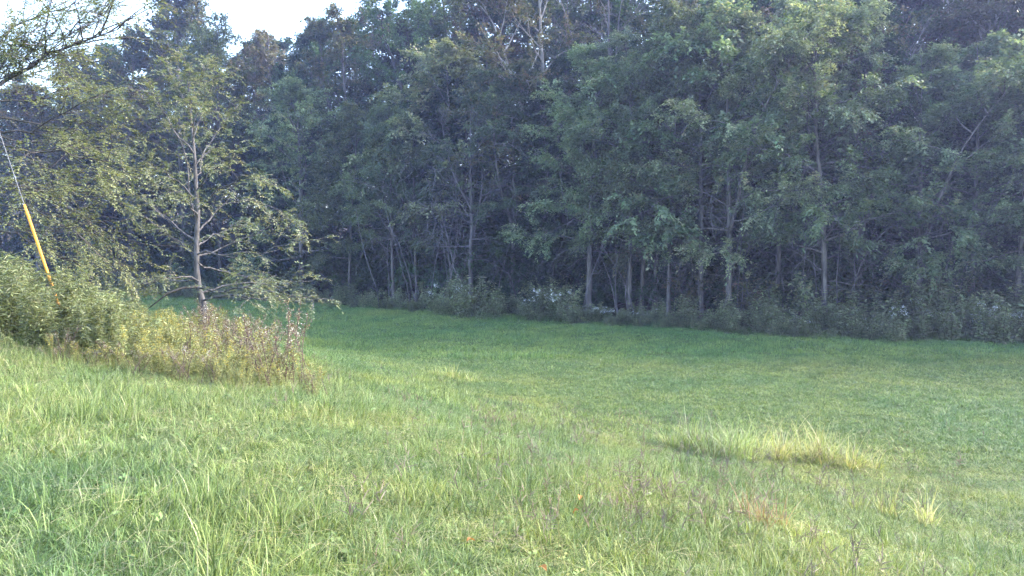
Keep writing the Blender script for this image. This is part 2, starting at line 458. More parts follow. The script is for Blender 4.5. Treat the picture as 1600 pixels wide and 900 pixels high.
VAR['sycamore'] = [
    make_tree(10, 'brown', 22, 0.26, 0.3, 4.8, 32, top=0.3, leafn=15, leaf=0.20, wid=0.08, spray=0.8, pal='olive', dead=4, bark=M_PALE, fork=1, gap=0.1, elev=(20, 65), subs=7, nspr=6)]
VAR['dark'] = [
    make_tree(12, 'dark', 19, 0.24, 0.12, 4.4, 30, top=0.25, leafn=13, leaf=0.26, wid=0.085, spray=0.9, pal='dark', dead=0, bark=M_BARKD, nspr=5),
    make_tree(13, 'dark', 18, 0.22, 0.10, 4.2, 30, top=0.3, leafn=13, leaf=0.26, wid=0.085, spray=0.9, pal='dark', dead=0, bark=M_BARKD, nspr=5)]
VAR['bare'] = [
    make_tree(14, 'brown', 15, 0.16, 0.25, 3.2, 24, top=0.3, leafn=12, leaf=0.13, wid=0.04, spray=0.5, pal='olive', dead=8, bark=M_TWIG, fork=2, bare=True, subs=8)]

def place_tree(px, s, py_top, kind, vi, name, label, group=None, rz=None, wide=1.0, cat="tree"):
    x, y = on_ground(px, s)
    z = float(ground_z(x, y))
    top = at(px, py_top - 28, y)[2]
    v = VAR[kind][vi % len(VAR[kind])]
    H = max(7.0, top - z)
    o = empty(name, (x, y, z - 0.05), rz if rz is not None else RNG.uniform(0, 6.28))
    k = H / v['H']; kw = (0.45 + 0.55 * k) * wide
    o.scale = (kw, kw, k)
    tag(o, label, cat, group)
    for nm in ('trunk', 'crown'):
        if v[nm] is not None:
            c = bpy.data.objects.new(nm, v[nm]); COL.objects.link(c); c.parent = o
            if nm == 'crown': c['kind'] = 'stuff'
    return o

# front row and the crowns one can tell apart: (trunk pixel, metres behind the edge, crown top pixel, kind, variant, width, name, label)
TREES = [
 (470, 4.0, 160, 'round', 1, 1.0, 'broadleaf_tree', "round pale green tree right behind the walnut's outer branches"),
 (545, 3.5, 190, 'locust', 3, .9, 'locust_tree', "low feathery tree left of the leaning pale trunk at the wood edge"),
 (614, 3.0, 175, 'locust', 0, .85, 'locust_tree', "mound shaped green tree with slim pale trunk leaning left"),
 (650, 4.5, 200, 'locust', 2, .8, 'locust_tree', "narrow tree with dark leaning trunk beside the pale leaning one"),
 (735, 3.5, 170, 'bare', 0, 1.05, 'bare_tree', "grey tangle of bare twigs at the shaded middle of the wood edge"),
 (800, 6.5, 120, 'locust', 5, 1.0, 'locust_tree', "shaded feathery tree right of the grey bare tangle"),
 (920, 3.2, 85, 'locust', 1, 1.1, 'locust_tree', "big feathery tree hanging lowest over the dark hollow in the wood"),
 (983, 2.6, 95, 'locust', 0, .9, 'locust_tree', "leftmost trunk of the close row of slim trunks near mid wood"),
 (1003, 3.6, 60, 'locust', 5, .8, 'locust_tree', "second slim trunk from the left in the close row near mid wood"),
 (1024, 4.6, 70, 'olive', 1, .8, 'slim_tree', "third and darkest slim trunk in the close row near mid wood"),
 (1045, 3.3, 30, 'locust', 3, .85, 'locust_tree', "right hand slim trunk leaning left in the close row near mid wood"),
 (1096, 3.5, 15, 'locust', 4, 1.0, 'locust_tree', "tall pale green tree between the close row and the forked trunk"),
 (1140, 2.4, 40, 'locust', 1, 1.0, 'locust_tree', "forked thick trunk with a creeper hugging its foot"),
 (1215, 4.2, 10, 'locust', 2, .95, 'locust_tree', "tall hazy green tree between the forked trunk and the tangled trunk"),
 (1290, 2.0, 25, 'locust', 3, 1.05, 'locust_tree', "thick trunk wrapped in bare drooping twigs at the right edge"),
 (1345, 5.0, 60, 'bare', 0, .95, 'bare_tree', "bunch of thin pale stems behind the twig wrapped trunk"),
 (1438, 2.8, 90, 'locust', 1, .95, 'locust_tree', "flat topped tree with vine curtain hanging round its trunk"),
 (1520, 4.0, 70, 'locust', 4, 1.0, 'locust_tree', "spreading tree above the dark gap at the far right"),
 (1590, 3.0, 130, 'locust', 0, 1.0, 'locust_tree', "tree cut by the right border with low drooping sprays"),
 (1680, 4.0, 40, 'locust', 2, 1.1, 'locust_tree', "tree just past the right border of the wood"),
 # second row, seen above the front crowns
 (130, 6.0, 95, 'olive', 1, 1.0, 'broadleaf_tree', "olive tree far behind the overhanging branches at the left"),
 (60, 4.5, 150, 'olive', 0, 1.1, 'broadleaf_tree', "leftmost tree of the far wood behind the yellow guard"),
 (205, 7.0, 50, 'olive', 0, .95, 'tall_tree', "tall olive tree left of the highest crown against the sky"),
 (285, 8.0, -5, 'olive', 1, 1.1, 'tall_tree', "highest crown against the sky above the young walnut"),
 (345, 5.0, 45, 'round', 0, .8, 'tall_tree', "dark shouldered tree right of the highest crown against the sky"),
 (395, 9.0, 92, 'brown', 0, .9, 'tall_tree', "brownish tree in the dip of the skyline"),
 (440, 16.0, 62, 'brown', 0, 1.0, 'tall_tree', "far brownish crown at the lowest point of the skyline"),
 (500, 14.0, 58, 'round', 2, .9, 'tall_tree', "far dark crown left of the tall pointed olive tree"),
 (548, 10.0, 22, 'olive', 0, .95, 'tall_tree', "tall pointed olive tree touching the sky at mid left"),
 (597, 20.0, 20, 'brown', 0, .9, 'tall_tree', "rusty brown crown in the gap beside the tall pointed olive tree"),
 (655, 11.0, -15, 'round', 0, .95, 'tall_tree', "big dark green dome of a tree at the right end of the sky"),
 (715, 7.5, 80, 'locust', 4, 1.05, 'locust_tree', "broad feathery tree below and right of the big dark dome"),
 (770, 13.0, -40, 'brown', 0, 1.0, 'tall_tree', "brown tinged tall tree right of the big dark dome"),
 (852, 8.5, -60, 'sycamore', 0, 1.0, 'sycamore_tree', "sparse tree with white crooked limbs above mid wood"),
 (950, 9.0, -40, 'bare', 0, 1.0, 'bare_tree', "purplish bare crown between the two feathery trees at the top edge"),
 (1065, 9.5, -60, 'olive', 0, 1.0, 'tall_tree', "tall olive tree behind the pale green top at right of centre"),
 (1160, 10.0, -50, 'round', 2, 1.0, 'tall_tree', "dark tall tree behind the forked trunk"),
 (1275, 9.0, -70, 'olive', 1, 1.0, 'tall_tree', "speckled olive tree rising behind the tangled trunk"),
 (1370, 11.0, -70, 'brown', 0, 1.0, 'tall_tree', "yellow brown leaved tree left of the white trunk at top right"),
 (1458, 9.0, -80, 'sycamore', 0, .95, 'sycamore_tree', "tree with a white trunk showing at the top right edge"),
 (1560, 9.0, -60, 'olive', 0, 1.0, 'tall_tree', "hazy olive tree in the top right corner"),
 (1650, 9.0, -60, 'round', 0, 1.0, 'tall_tree', "dark tree behind the right border of the wood"),
]
for (px, s, pt, kind, vi, wd, nm, lab) in TREES:
    place_tree(px, s, pt, kind, vi, nm, lab, wide=wd)

# rows deeper in the wood and on beyond both borders, none of which can be told apart
for px in range(-760, -60, 120):
    place_tree(px + RNG.uniform(-25, 25), RNG.uniform(3, 9), 110, 'round' if RNG.random() < .5 else 'olive', int(RNG.integers(2)), 'forest_tree',
               "leafy tree of the far wood past the left border", "trees past the left border")
for px in list(range(1760, 2500, 110)) + [2650, 2850, 3100, 3400]:
    place_tree(px + RNG.uniform(-25, 25), RNG.uniform(3, 8), -30, 'locust' if RNG.random() < .5 else 'round', int(RNG.integers(2)), 'forest_tree',
               "leafy tree of the wood past the right border", "trees past the right border")
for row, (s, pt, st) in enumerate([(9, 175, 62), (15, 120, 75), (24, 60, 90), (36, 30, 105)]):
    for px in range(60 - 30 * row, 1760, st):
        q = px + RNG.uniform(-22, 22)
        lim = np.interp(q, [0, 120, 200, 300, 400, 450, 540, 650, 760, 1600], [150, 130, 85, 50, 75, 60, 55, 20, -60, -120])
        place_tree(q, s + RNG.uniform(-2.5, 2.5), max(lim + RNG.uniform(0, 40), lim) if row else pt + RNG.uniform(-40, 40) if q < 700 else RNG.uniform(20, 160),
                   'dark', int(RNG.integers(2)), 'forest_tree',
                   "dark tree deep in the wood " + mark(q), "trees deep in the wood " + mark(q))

# ------------------------------------------------------------------ understorey shrubs
def make_shrub(seed, H=3.2, stems=9, pal='dark', leaf=0.15, wid=0.05, dens=6, spread=1.0):
    rng = np.random.default_rng(seed); T = Geo(); C = Geo(); A, B, L_ = [], [], []
    for k in range(stems):
        az = k * 2.4 + rng.normal(0, .3)
        pp = path(rng.normal(0, 0.25, 3) * (1, 1, 0) - np.array([0, 0, .2]), (math.cos(az) * .5 * spread, math.sin(az) * .5 * spread, 1), H * rng.uniform(.7, 1.1), 8, .13, rng, grav=.14)
        tube(T, pp, np.linspace(.03, .008, 8), 4, cap=False)
        for m in range(7):
            a_, b_ = along(pp, [rng.uniform(.2, 1)])
            p2 = path(a_[0], unit(b_[0] + rng.normal(0, .8, 3)), H * .3, 5, .2, rng, grav=.1)
            tube(T, p2, np.linspace(.012, .005, 5), 3, cap=False)
            a2, b2 = along(p2, rng.uniform(.1, 1, dens))
            A.append(a2); B.append(unit(b2 + rng.normal(0, .5, a2.shape))); L_.append(np.full(dens, H * .16))
    sprays(C, np.concatenate(A), np.concatenate(B), np.concatenate(L_), 12, leaf, wid, rng, *PAL[pal], droop=.4)
    return {'stems': T.mesh("stems", M_TWIG), 'foliage': C.mesh("foliage", M_LEAF)}
SHR = [make_shrub(31), make_shrub(32, 3.0, 7, 'locust', dens=4), make_shrub(33, 3.4, 8, 'round', dens=5), make_shrub(34, 3.0, 9, 'olive', dens=2)]
def place_shrub(v, x, y, sc, label, group):
    o = empty("shrub", (x, y, float(ground_z(x, y))), RNG.uniform(0, 6.28)); o.scale = (sc * 1.1, sc * 1.1, sc)
    tag(o, label, "shrub", group)
    for k in ('stems', 'foliage'):
        c = bpy.data.objects.new(k, SHR[v][k]); COL.objects.link(c); c.parent = o; c['kind'] = 'stuff'
for k, px in enumerate(np.linspace(60, 1700, 34)):
    x, y = on_ground(px + RNG.uniform(-12, 12), RNG.uniform(5.0, 8.0))
    place_shrub(int(RNG.choice([0, 0, 2, 3])), x, y, RNG.uniform(.8, 1.35), "dark shrub under the trees " + mark(px), "shrubs under the trees " + mark(px))
for k, px in enumerate(np.linspace(40, 1720, 64)):  # added backdrop row, blocks light and darkens the wood interior
    x, y = on_ground(px + RNG.uniform(-12, 12), RNG.uniform(8.0, 13.0))
    place_shrub(0, x, y, RNG.uniform(1.3, 2.0), "shrub added to darken the deep wood " + mark(px), "shrubs added to darken the deep wood " + mark(px))
for k, px in enumerate([1170, 1235, 1330, 1400, 1500, 1555, 1075, 870, 520, 430]):
    x, y = on_ground(px, RNG.uniform(3.0, 4.5))
    place_shrub(1 if k % 2 else 3, x, y, RNG.uniform(.9, 1.2), "light green shrub between the front trunks " + mark(px), "shrubs between the front trunks")

# ------------------------------------------------------------------ bare vines hanging in the front trees
def vine(px, py0, s, n, wpx, seed, label):
    rng = np.random.default_rng(seed); x, y = on_ground(px, s); z0 = float(ground_z(x, y)); T = Geo()
    top = at(px, py0, y)[2] - z0; w = wpx / F * y
    for k in range(n):
        a = np.array([rng.normal(0, w * .45), rng.normal(0, .6), top * rng.uniform(.45, 1.0)])
        L = rng.uniform(1.5, 5.0)
        p = path(a, (rng.normal(0, .8), rng.normal(0, .5), rng.uniform(-.8, .5)), L, 10, .2, rng, grav=.32)
        p[:, 2] = np.maximum(p[:, 2], 0.0)
        tube(T, p, np.linspace(.015, .008, 10), 3, cap=False)
    for k in range(max(3, n // 8)):
        b = np.array([rng.normal(0, w * .35), rng.normal(0, .5), -.1])
        p = path(b, (rng.normal(0, .15), rng.normal(0, .15), 1), top * rng.uniform(.7, 1), 10, .1, rng)
        tube(T, p, np.linspace(.028, .012, 10), 4, cap=False)
    o = T.obj("vine", M_TWIG); o.location = (x, y, z0); tag(o, label, "vine")
vine(725, 250, 2.8, 110, 130, 1, "wide curtain of bare grey vines left of mid wood")
vine(975, 250, 2.2, 40, 80, 2, "bare vines strung across the close row of slim trunks")
vine(1130, 260, 2.0, 30, 60, 3, "bare vines climbing the forked trunk")
vine(1285, 250, 1.7, 45, 70, 4, "bare drooping vines round the thick right hand trunk")
vine(1440, 230, 2.4, 60, 70, 5, "vine curtain under the flat topped tree at right")
vine(620, 300, 3.0, 30, 80, 6, "thin bare vines about the pale leaning trunk")

# a fallen dead limb leaning in the shade
T = Geo(); x, y = on_ground(800, 2.5)
p = np.array([at(745, 400, y), at(770, 412, y), at(795, 428, y), at(815, 452, y)])
p[-1, 2] = ground_z(x, y)
tube(T, p, [.02, .035, .045, .055], 7)
o = T.obj("dead_limb", M_BARKD, smooth=True); tag(o, "dead limb leaning in the shade right of the vine curtain", "branch")

# ------------------------------------------------------------------ weeds
def make_weed(seed, kind, H=1.4, stems=5):
    rng = np.random.default_rng(seed); S = Geo(); L_ = Geo(); Fl = Geo()
    sc = {'green': (0.10, 0.12, 0.04), 'yellow': (0.16, 0.15, 0.05), 'brown': (0.10, 0.055, 0.05), 'white': (0.09, 0.10, 0.04), 'edge': (0.08, 0.09, 0.04)}[kind]
    pal = {'green': ([(.20, .23, .10), (.25, .26, .13), (.15, .18, .08)], [3, 2, 2]),
           'yellow': ([(.27, .28, .11), (.33, .32, .14), (.2, .23, .09)], [3, 2, 3]),
           'brown': ([(.19, .145, .085), (.23, .19, .12), (.18, .185, .075), (.12, .075, .065)], [3, 2, 4, 2]),
           'white': ([(.08, .11, .04), (.10, .12, .05)], [1, 1]),
           'edge': ([(.2, .24, .115), (.25, .27, .15), (.28, .26, .16)], [3, 2, 1])}[kind]
    for k in range(stems):
        az = rng.uniform(0, 6.28)
        p = path((rng.normal(0, .13), rng.normal(0, .13), -.08), (math.cos(az) * .22, math.sin(az) * .22, 1), H * rng.uniform(.7, 1.08), 8, .06, rng, grav=.03)
        tube(S, p, np.linspace(.008, .0035, 8), 4, sc, cap=False)
        nl = {'green': 50, 'yellow': 44, 'brown': 18, 'white': 26, 'edge': 30}[kind]
        a, b = along(p, np.linspace(.12, 1, nl) + rng.normal(0, .01, nl))
        th = np.arange(nl) * 2.4 + rng.uniform(0, 6)
        d = np.stack([np.cos(th), np.sin(th), np.full(nl, .35)], 1)
        ln = np.linspace(.2, .09, nl) * {'brown': .6}.get(kind, 1.0)
        sprays(L_, a, d, ln * .25, 2, {'green': .105, 'yellow': .075, 'brown': .07, 'white': .12, 'edge': .13}[kind], {'green': .016, 'yellow': .012, 'brown': .011, 'white': .02, 'edge': .024}[kind], rng, *pal, droop=.6, pinn=.6)
        # heads
        if kind in ('yellow', 'brown', 'green', 'edge'):
            n2 = 14 if kind == 'brown' else 8
            a, b = along(p, rng.uniform(.75, 1.0, n2))
            hc = {'yellow': ([(.42, .33, .05), (.30, .26, .07)], [1, 1]), 'brown': ([(.27, .22, .16), (.14, .08, .06), (.48, .45, .4)], [3, 3, 1]),
                  'green': ([(.2, .19, .1), (.16, .18, .06)], [1, 1]), 'edge': ([(.2, .19, .15), (.12, .12, .06)], [1, 1])}[kind]
            sprays(Fl, a, unit(rng.normal(0, 1, a.shape) + (0, 0, .8)), .09, 5, .028, .011, rng, *hc, droop=.2, flat=.9)
        else:
            a, b = along(p, np.array([.9, .95, 1, 1, 1.0]))
            a = a + rng.normal(0, .06, a.shape) * (1, 1, .5)
            sprays(Fl, a, unit(rng.normal(0, .6, a.shape) + (0, 0, .5)), .11, 7, .038, .019, rng, [(.8, .8, .78), (.55, .56, .5)], [3, 1], droop=0, flat=.6)
    return {'stalk': S.mesh("stalk", M_STALK), 'foliage': L_.mesh("foliage", M_WEED), 'flower_head': Fl.mesh("flower_head", M_PETAL if kind == 'white' else M_WEED)}
WEED = {k: [make_weed(100 + 10 * i + j, k, 1.3, {'green': 6, 'yellow': 6, 'brown': 6, 'white': 6, 'edge': 7}[k]) for j in range(4)]
        for i, k in enumerate(['green', 'yellow', 'brown', 'white', 'edge'])}
def place_weed(kind, x, y, H, name, label, group, w=1.0):
    o = empty(name, (x, y, float(ground_z(x, y))), RNG.uniform(0, 6.28)); k = H / 1.3
    o.scale = (w * (.5 + .5 * k),) * 2 + (k,)
    tag(o, label, "weed" if kind != 'white' else "wildflower", group)
    v = WEED[kind][int(RNG.integers(4))]
    for nm in v:
        c = bpy.data.objects.new(nm, v[nm]); COL.objects.link(c); c.parent = o
        if nm != 'stalk': c['kind'] = 'stuff'

def inside(poly, x, y):
    r = False; n = len(poly)
    for a in range(n):
        (x0, y0), (x1, y1) = poly[a], poly[a - 1]
        if (y0 > y) != (y1 > y) and x < (x1 - x0) * (y - y0) / (y1 - y0) + x0: r = not r
    return r
BAND = [(-12.5, 9.6), (-7.6, 10.9), (-5.0, 10.5), (-2.95, 10.3), (-3.15, 11.4), (-4.6, 14.5), (-6.0, 17.5), (-8.2, 20.5), (-11, 19.5), (-14.5, 16.5), (-15.5, 11.5)]
cnt = 0
ys = np.arange(9.4, 20.6, .31)
for yy in ys:
    for xx in np.arange(-15.5, -2.7, .31):
        x = xx + RNG.uniform(-.15, .15); y = yy + RNG.uniform(-.15, .15)
        if not inside(BAND, x, y): continue
        px = 800 + F * x / y
        if px < -80 or px > 452 or RNG.random() < .16: continue
        # distance from the near border decides whether the plant can be seen at all
        near = (y - np.interp(x, [-12.5, -7.6, -5.0, -2.95], [9.6, 10.9, 10.5, 10.3]))
        if near > 2.4 and RNG.random() < (.6 if px > 150 else .75): continue
        if px < 190 + RNG.normal(0, 18):
            H = np.interp(px, [-100, 60, 130, 190], [1.5, 1.05, .92, .68]) * RNG.uniform(.5, 1.2); k = 'green'
            wh = "left of the yellow guard" if px < 45 else "at the foot of the yellow guard" if px < 125 else "just right of the yellow guard"
            dp = "at the front of" if near < .8 else "inside" if near < 2.4 else "at the back of"
            lab, grp, nm = "leafy green weed " + dp + " the thicket " + wh, "green weeds " + dp + " the thicket " + wh, "leafy_weed"
        elif px < (320 if near > 1.1 else 400) + RNG.normal(0, 30):
            H = np.interp(px, [190, 260, 380], [.68, .56, .64]) * RNG.uniform(.4, 1.25) * (0.85 if near > 2 else 1); k = 'yellow'
            wh = "well left of the walnut trunk" if px < 260 else "before the walnut trunk" if px < 345 else "right of the walnut trunk"
            lab, grp, nm = "low yellow green bank weed " + wh, "yellow weeds " + wh, "yellow_weed"
        else:
            H = RNG.uniform(.5, 1.1); k = 'brown'
            if RNG.random() < .12: continue
            if RNG.random() < .38: k = 'yellow'
            lab, grp, nm = "brown seeding weed " + ("at the front" if near < 1.1 else "at the back") + " of the bank end" + (" by the walnut trunk" if px < 370 else ""), "brown weeds " + ("at the front" if near < 1.1 else "at the back") + (" by the walnut trunk" if px < 370 else " of the bank end"), "seeding_weed"
        if k == 'yellow' and RNG.random() < .22: k = 'green' if px < 300 else 'brown'
        if RNG.random() < .07: H *= 1.35
        if 45 < px < 125 and near < 1.6: H *= .85
        place_weed(k, x, y, H, nm, lab, grp, w=1.0); cnt += 1
for q in range(34):      # stragglers that break the near border of the thicket
    t = RNG.random(); x = -9.0 + 6.4 * t + RNG.uniform(-.2, .4); y = float(np.interp(x, [-9, -7.6, -5.0, -2.95, -2.3], [10.5, 10.9, 10.5, 10.3, 10.6])) - RNG.uniform(0, .55)
    place_weed('green' if x < -7 else 'yellow' if RNG.random() < .6 else 'brown', x, y, RNG.uniform(.25, .6), "straggling_weed", "small straggling weed in the grass before the weedy bank", "stragglers before the bank", w=.8)
# belt along the wood
for px in np.arange(150, 1690, 5.7):
    s = RNG.uniform(-1.3, 2.6) if RNG.random() < .8 else RNG.uniform(-2.2, -.8); x, y = on_ground(px + RNG.uniform(-6, 6), s)
    tall = 1.05 + .25 * s + .5 * math.exp(-((px - 735) / 50) ** 2) * 1.8 + .5 * math.exp(-((px - 875) / 30) ** 2) * 1.2 + .6 * sstep(1380, 1480, px) + .25 * sstep(1000, 1080, px)
    place_weed('edge', x, y, max(.3, tall * (.8 if 930 < px < 1180 else 1) * RNG.uniform(.6, 1.35)), "edge_weed", "dull green weed along the wood foot " + mark(px), "edge weeds " + mark(px), w=1.5)
for px in list(RNG.uniform(660, 790, 2)) + list(RNG.uniform(835, 900, 3)) + list(RNG.uniform(880, 1040, 9)) + list(RNG.uniform(1230, 1380, 9)) + list(RNG.uniform(1400, 1600, 9)):
    s = RNG.uniform(-.4, 1.2); x, y = on_ground(px, s)
    tall = .75 if 880 < px < 1040 or 1230 < px < 1380 else 1.6 if px < 900 else 1.45
    place_weed('white', x, y, tall * RNG.uniform(.7, 1.15), "white_wildflower", "white flowered weed along the wood foot " + mark(px), "white wildflowers " + mark(px), w=1.3)

# ------------------------------------------------------------------ young walnut on the bank
def limb_with_leaves(root, name, pts, r0, rng, mat, pal, subs, frond, nfr, leafn, leaf, wid, droop, start=.3, sublen=.35):
    T = Geo(); C = Geo(); n = len(pts)
    tube(T, pts, np.linspace(r0, .008, n), 6)
    L = np.sum(np.linalg.norm(np.diff(pts, axis=0), axis=1)); A, B, LL = [], [], []
    for m in range(subs):
        s = start + (1 - start) * (m + rng.random()) / subs
        a, b = along(pts, [s]); lat = unit(np.cross(b[0], (0, 0, 1))) * (1 if m % 2 else -1)
        d2 = unit(b[0] * .7 + lat * rng.uniform(.2, 1.0) + np.array([0, 0, rng.normal(.15, .3)]))
        p2 = path(a[0], d2, max(.25, L * sublen * (1.2 - .7 * s) * rng.uniform(.6, 1.2)), 5, .14, rng, grav=.06)
        tube(T, p2, np.linspace(max(.006, r0 * .3), .004, 5), 4, cap=False)
        a2, b2 = along(p2, rng.uniform(.25, 1.0, nfr))
        A.append(a2); B.append(unit(b2 * .7 + rng.normal(0, .6, a2.shape) * (1, 1, .5))); LL.append(frond * rng.uniform(.6, 1.2, nfr))
    a2, b2 = along(pts, rng.uniform(max(.35, start), 1, nfr)); A.append(a2); B.append(unit(b2 + rng.normal(0, .7, a2.shape))); LL.append(frond * rng.uniform(.6, 1.1, nfr))
    sprays(C, np.concatenate(A), np.concatenate(B), np.concatenate(LL), leafn, leaf, wid, rng, *pal, droop=droop, pinn=.9, flat=.3, jit=.1)
    b = T.obj("branch", mat, root, True); C.obj("foliage", M_NEARLEAF, b)["kind"] = "stuff"

WD = 19.0
wpal = ([(.175, .20, .105), (.215, .235, .13), (.125, .155, .085), (.25, .235, .14), (.30, .29, .18)], [4, 3, 3, 2, 1])
rng = np.random.default_rng(77)
base = at(313, 527, WD); base[2] = ground_z(base[0], base[1])
wal = empty("walnut_tree", base)
tag(wal, "young walnut tree with grey trunk and drooping yellow green fronds on the bank", "tree")
tp = np.array([at(px, py, WD + dd) for px, py, dd in [(314, 540, 0), (316, 500, 0), (319, 480, 0), (311, 452, .05), (307, 420, .05), (307, 380, 0), (309, 330, -.05), (306, 290, 0), (304, 245, .05), (300, 200, .1), (296, 160, .1), (293, 125, .1)]]) - base
tp[0, 2] = -.25
T = Geo(); tube(T, tp, [.12, .1, .09, .074, .07, .067, .06, .05, .04, .03, .02, .01], 9)
T.obj("trunk", M_WALNUT, wal, True)
LIMBS = [  # pixel polylines with depth offsets
 [(307, 398, 0), (330, 396, -.2), (370, 400, -.5), (405, 396, -.7), (440, 380, -.8), (490, 372, -.9)],
 [(306, 398, 0), (290, 385, .1), (268, 372, .3), (240, 345, .5), (218, 335, .7)],
 [(316, 470, 0), (360, 462, -.4), (410, 468, -.8), (460, 470, -1.0), (503, 467, -1.1)],
 [(308, 365, 0), (325, 340, .3), (350, 320, .6), (390, 310, .9), (440, 330, 1.0)],
 [(307, 350, 0), (297, 300, .1), (294, 250, .2), (280, 215, .3), (262, 190, .4)],
 [(306, 300, 0), (322, 275, -.3), (345, 250, -.6), (380, 235, -.8)],
 [(306, 310, 0), (280, 285, -.4), (250, 265, -.8), (225, 250, -1.0)],
 [(304, 260, 0), (325, 225, .4), (350, 190, .7), (372, 165, .9)],
 [(303, 240, 0), (275, 205, -.3), (250, 170, -.5), (240, 140, -.6)],
 [(300, 200, 0), (315, 165, -.2), (335, 130, -.4), (345, 110, -.4)],
 [(298, 180, 0), (280, 140, .3), (265, 110, .4)],
 [(311, 440, 0), (280, 432, -.5), (240, 440, -1.0), (205, 452, -1.3)],
 [(308, 385, 0), (320, 375, .8), (345, 360, 1.5), (385, 350, 2.0)],
 [(308, 340, 0), (300, 320, -.8), (285, 300, -1.5), (265, 300, -1.9)],
 [(306, 290, 0), (312, 265, .9), (320, 240, 1.5), (335, 230, 1.8)],
 [(307, 330, 0), (350, 290, -.9), (385, 275, -1.3), (420, 285, -1.5)],
 [(306, 375, 0), (270, 350, .9), (245, 330, 1.5), (230, 310, 1.7)],
 [(302, 225, 0), (310, 195, 1.0), (318, 170, 1.4)],
 [(296, 155, 0), (296, 120, .1), (290, 88, .1)],
 [(297, 165, 0), (312, 130, .2), (318, 95, .3)],
 [(302, 215, 0), (296, 180, -.9), (300, 150, -1.3)],
 [(313, 458, 0), (350, 445, .4), (395, 440, .8), (440, 446, 1.0), (485, 440, 1.1)],
 [(312, 450, 0), (345, 455, -.8), (385, 450, -1.3), (430, 456, -1.6)],
 [(310, 435, 0), (285, 440, .8), (255, 437, 1.3), (225, 445, 1.6)],
 [(308, 400, 0), (350, 385, .6), (400, 365, .8), (445, 340, .9), (470, 350, .9)],
 [(309, 410, 0), (335, 420, .7), (375, 432, 1.3), (420, 440, 1.6)],
]
for L_ in LIMBS:
    c = np.array([at(px, py, WD + dd) for px, py, dd in L_]) - base
    s = np.linspace(0, 1, 9); c = along(c, s)[0] + np.concatenate([np.zeros((1, 3)), rng.normal(0, .03, (8, 3))])
    limb_with_leaves(wal, "branch", c, np.interp(c[0, 2], [0, 7], [.03, .014]), rng, M_WALNUT, wpal, 9, .38, 5, 14, .078, .0165, .45, start=.26, sublen=.36)
# bare drooping low limb on the left
T = Geo(); c = np.array([at(px, py, WD + dd) for px, py, dd in [(309, 448, 0), (285, 450, -.3), (262, 458, -.5), (245, 472, -.6), (225, 487, -.7)]]) - base
tube(T, c, [.04, .032, .026, .018, .008], 6); o = T.obj("branch", M_BARKD, wal, True); o["label"] = "bare dark drooping low branch"

# ------------------------------------------------------------------ spreading tree at the left border (trunk outside the picture)
ED = 17.0
epal = ([(.19, .205, .09), (.225, .23, .105), (.13, .155, .075), (.19, .17, .095)], [4, 3, 3, 1])
base = np.array([-15.6, ED + 1.0, 0]); base[2] = ground_z(base[0], base[1])
elm = empty("spreading_tree", base)
tag(elm, "spreading tree with small yellowing leaves reaching in from the left border", "tree")
rng = np.random.default_rng(78)
tp = path((0, 0, -.3), (.1, 0, 1), 8.5, 10, .06, rng); T = Geo(); tube(T, tp, np.linspace(.3, .07, 10), 9); T.obj("trunk", M_BARKD, elm, True)
EL = [
 [None, .55, (0, 134, -2.5), (50, 103, -2.6), (95, 82, -2.6), (140, 62, -2.7), (180, 45, -2.8)],
 [None, .42, (0, 207, 0), (50, 212, .2), (120, 160, .3), (165, 150, .3)],
 [None, .50, (-40, 180, .5), (40, 190, .6), (90, 205, .8), (140, 190, 1.0), (190, 200, 1.2)],
 [None, .40, (-30, 240, 0), (60, 255, -.2), (130, 275, -.3), (200, 290, -.3)],
 [None, .36, (-30, 290, .5), (50, 300, .5), (120, 330, .6), (180, 380, .6), (200, 425, .6)],
 [None, .33, (-30, 320, -.6), (50, 330, -.8), (110, 355, -.9), (160, 400, -.9)],
 [None, .34, (-40, 290, 1.5), (40, 290, 1.9), (120, 300, 2.2), (190, 318, 2.4)],
 [None, .48, (-30, 200, -1), (40, 235, -1.4), (110, 240, -1.6), (175, 250, -1.7)],
 [None, .55, (-20, 160, 1.2), (50, 155, 1.5), (110, 140, 1.8), (170, 145, 2.0)],
 [None, .46, (-20, 215, 2.4), (60, 220, 2.8), (120, 226, 3.2), (180, 236, 3.5)],
 [None, .30, (-30, 360, -.3), (30, 370, -.4), (90, 395, -.4), (130, 420, -.4)],
 [None, .38, (-60, 260, -2), (0, 280, -2.3), (60, 300, -2.5)],
 [None, .62, (-60, 80, -1), (0, 52, -1.2), (60, 25, -1.3), (120, 5, -1.3)],
 [None, .60, (-60, 130, .5), (0, 120, .6), (50, 118, .8), (100, 105, 1.0)],
 [None, .33, (-60, 330, 1), (0, 345, 1.2), (70, 370, 1.4), (130, 400, 1.5)],
]
for L_ in EL:
    p0, _ = along(tp, [min(.97, L_[1] * 1.25)])
    c = np.concatenate([p0, np.array([at(px, py, ED + dd) for px, py, dd in L_[2:]]) - base])
    c = along(c, np.linspace(0, 1, 11))[0] + np.concatenate([np.zeros((1, 3)), rng.normal(0, .05, (10, 3))])
    first = L_ is EL[0]
    limb_with_leaves(elm, "branch", c, (.05 if first else .03), rng, M_BARKD, epal, 10 if first else 14, .48, 5 if first else 8, 15, .062, .0165, .35, start=.42, sublen=.26 if first else .3)
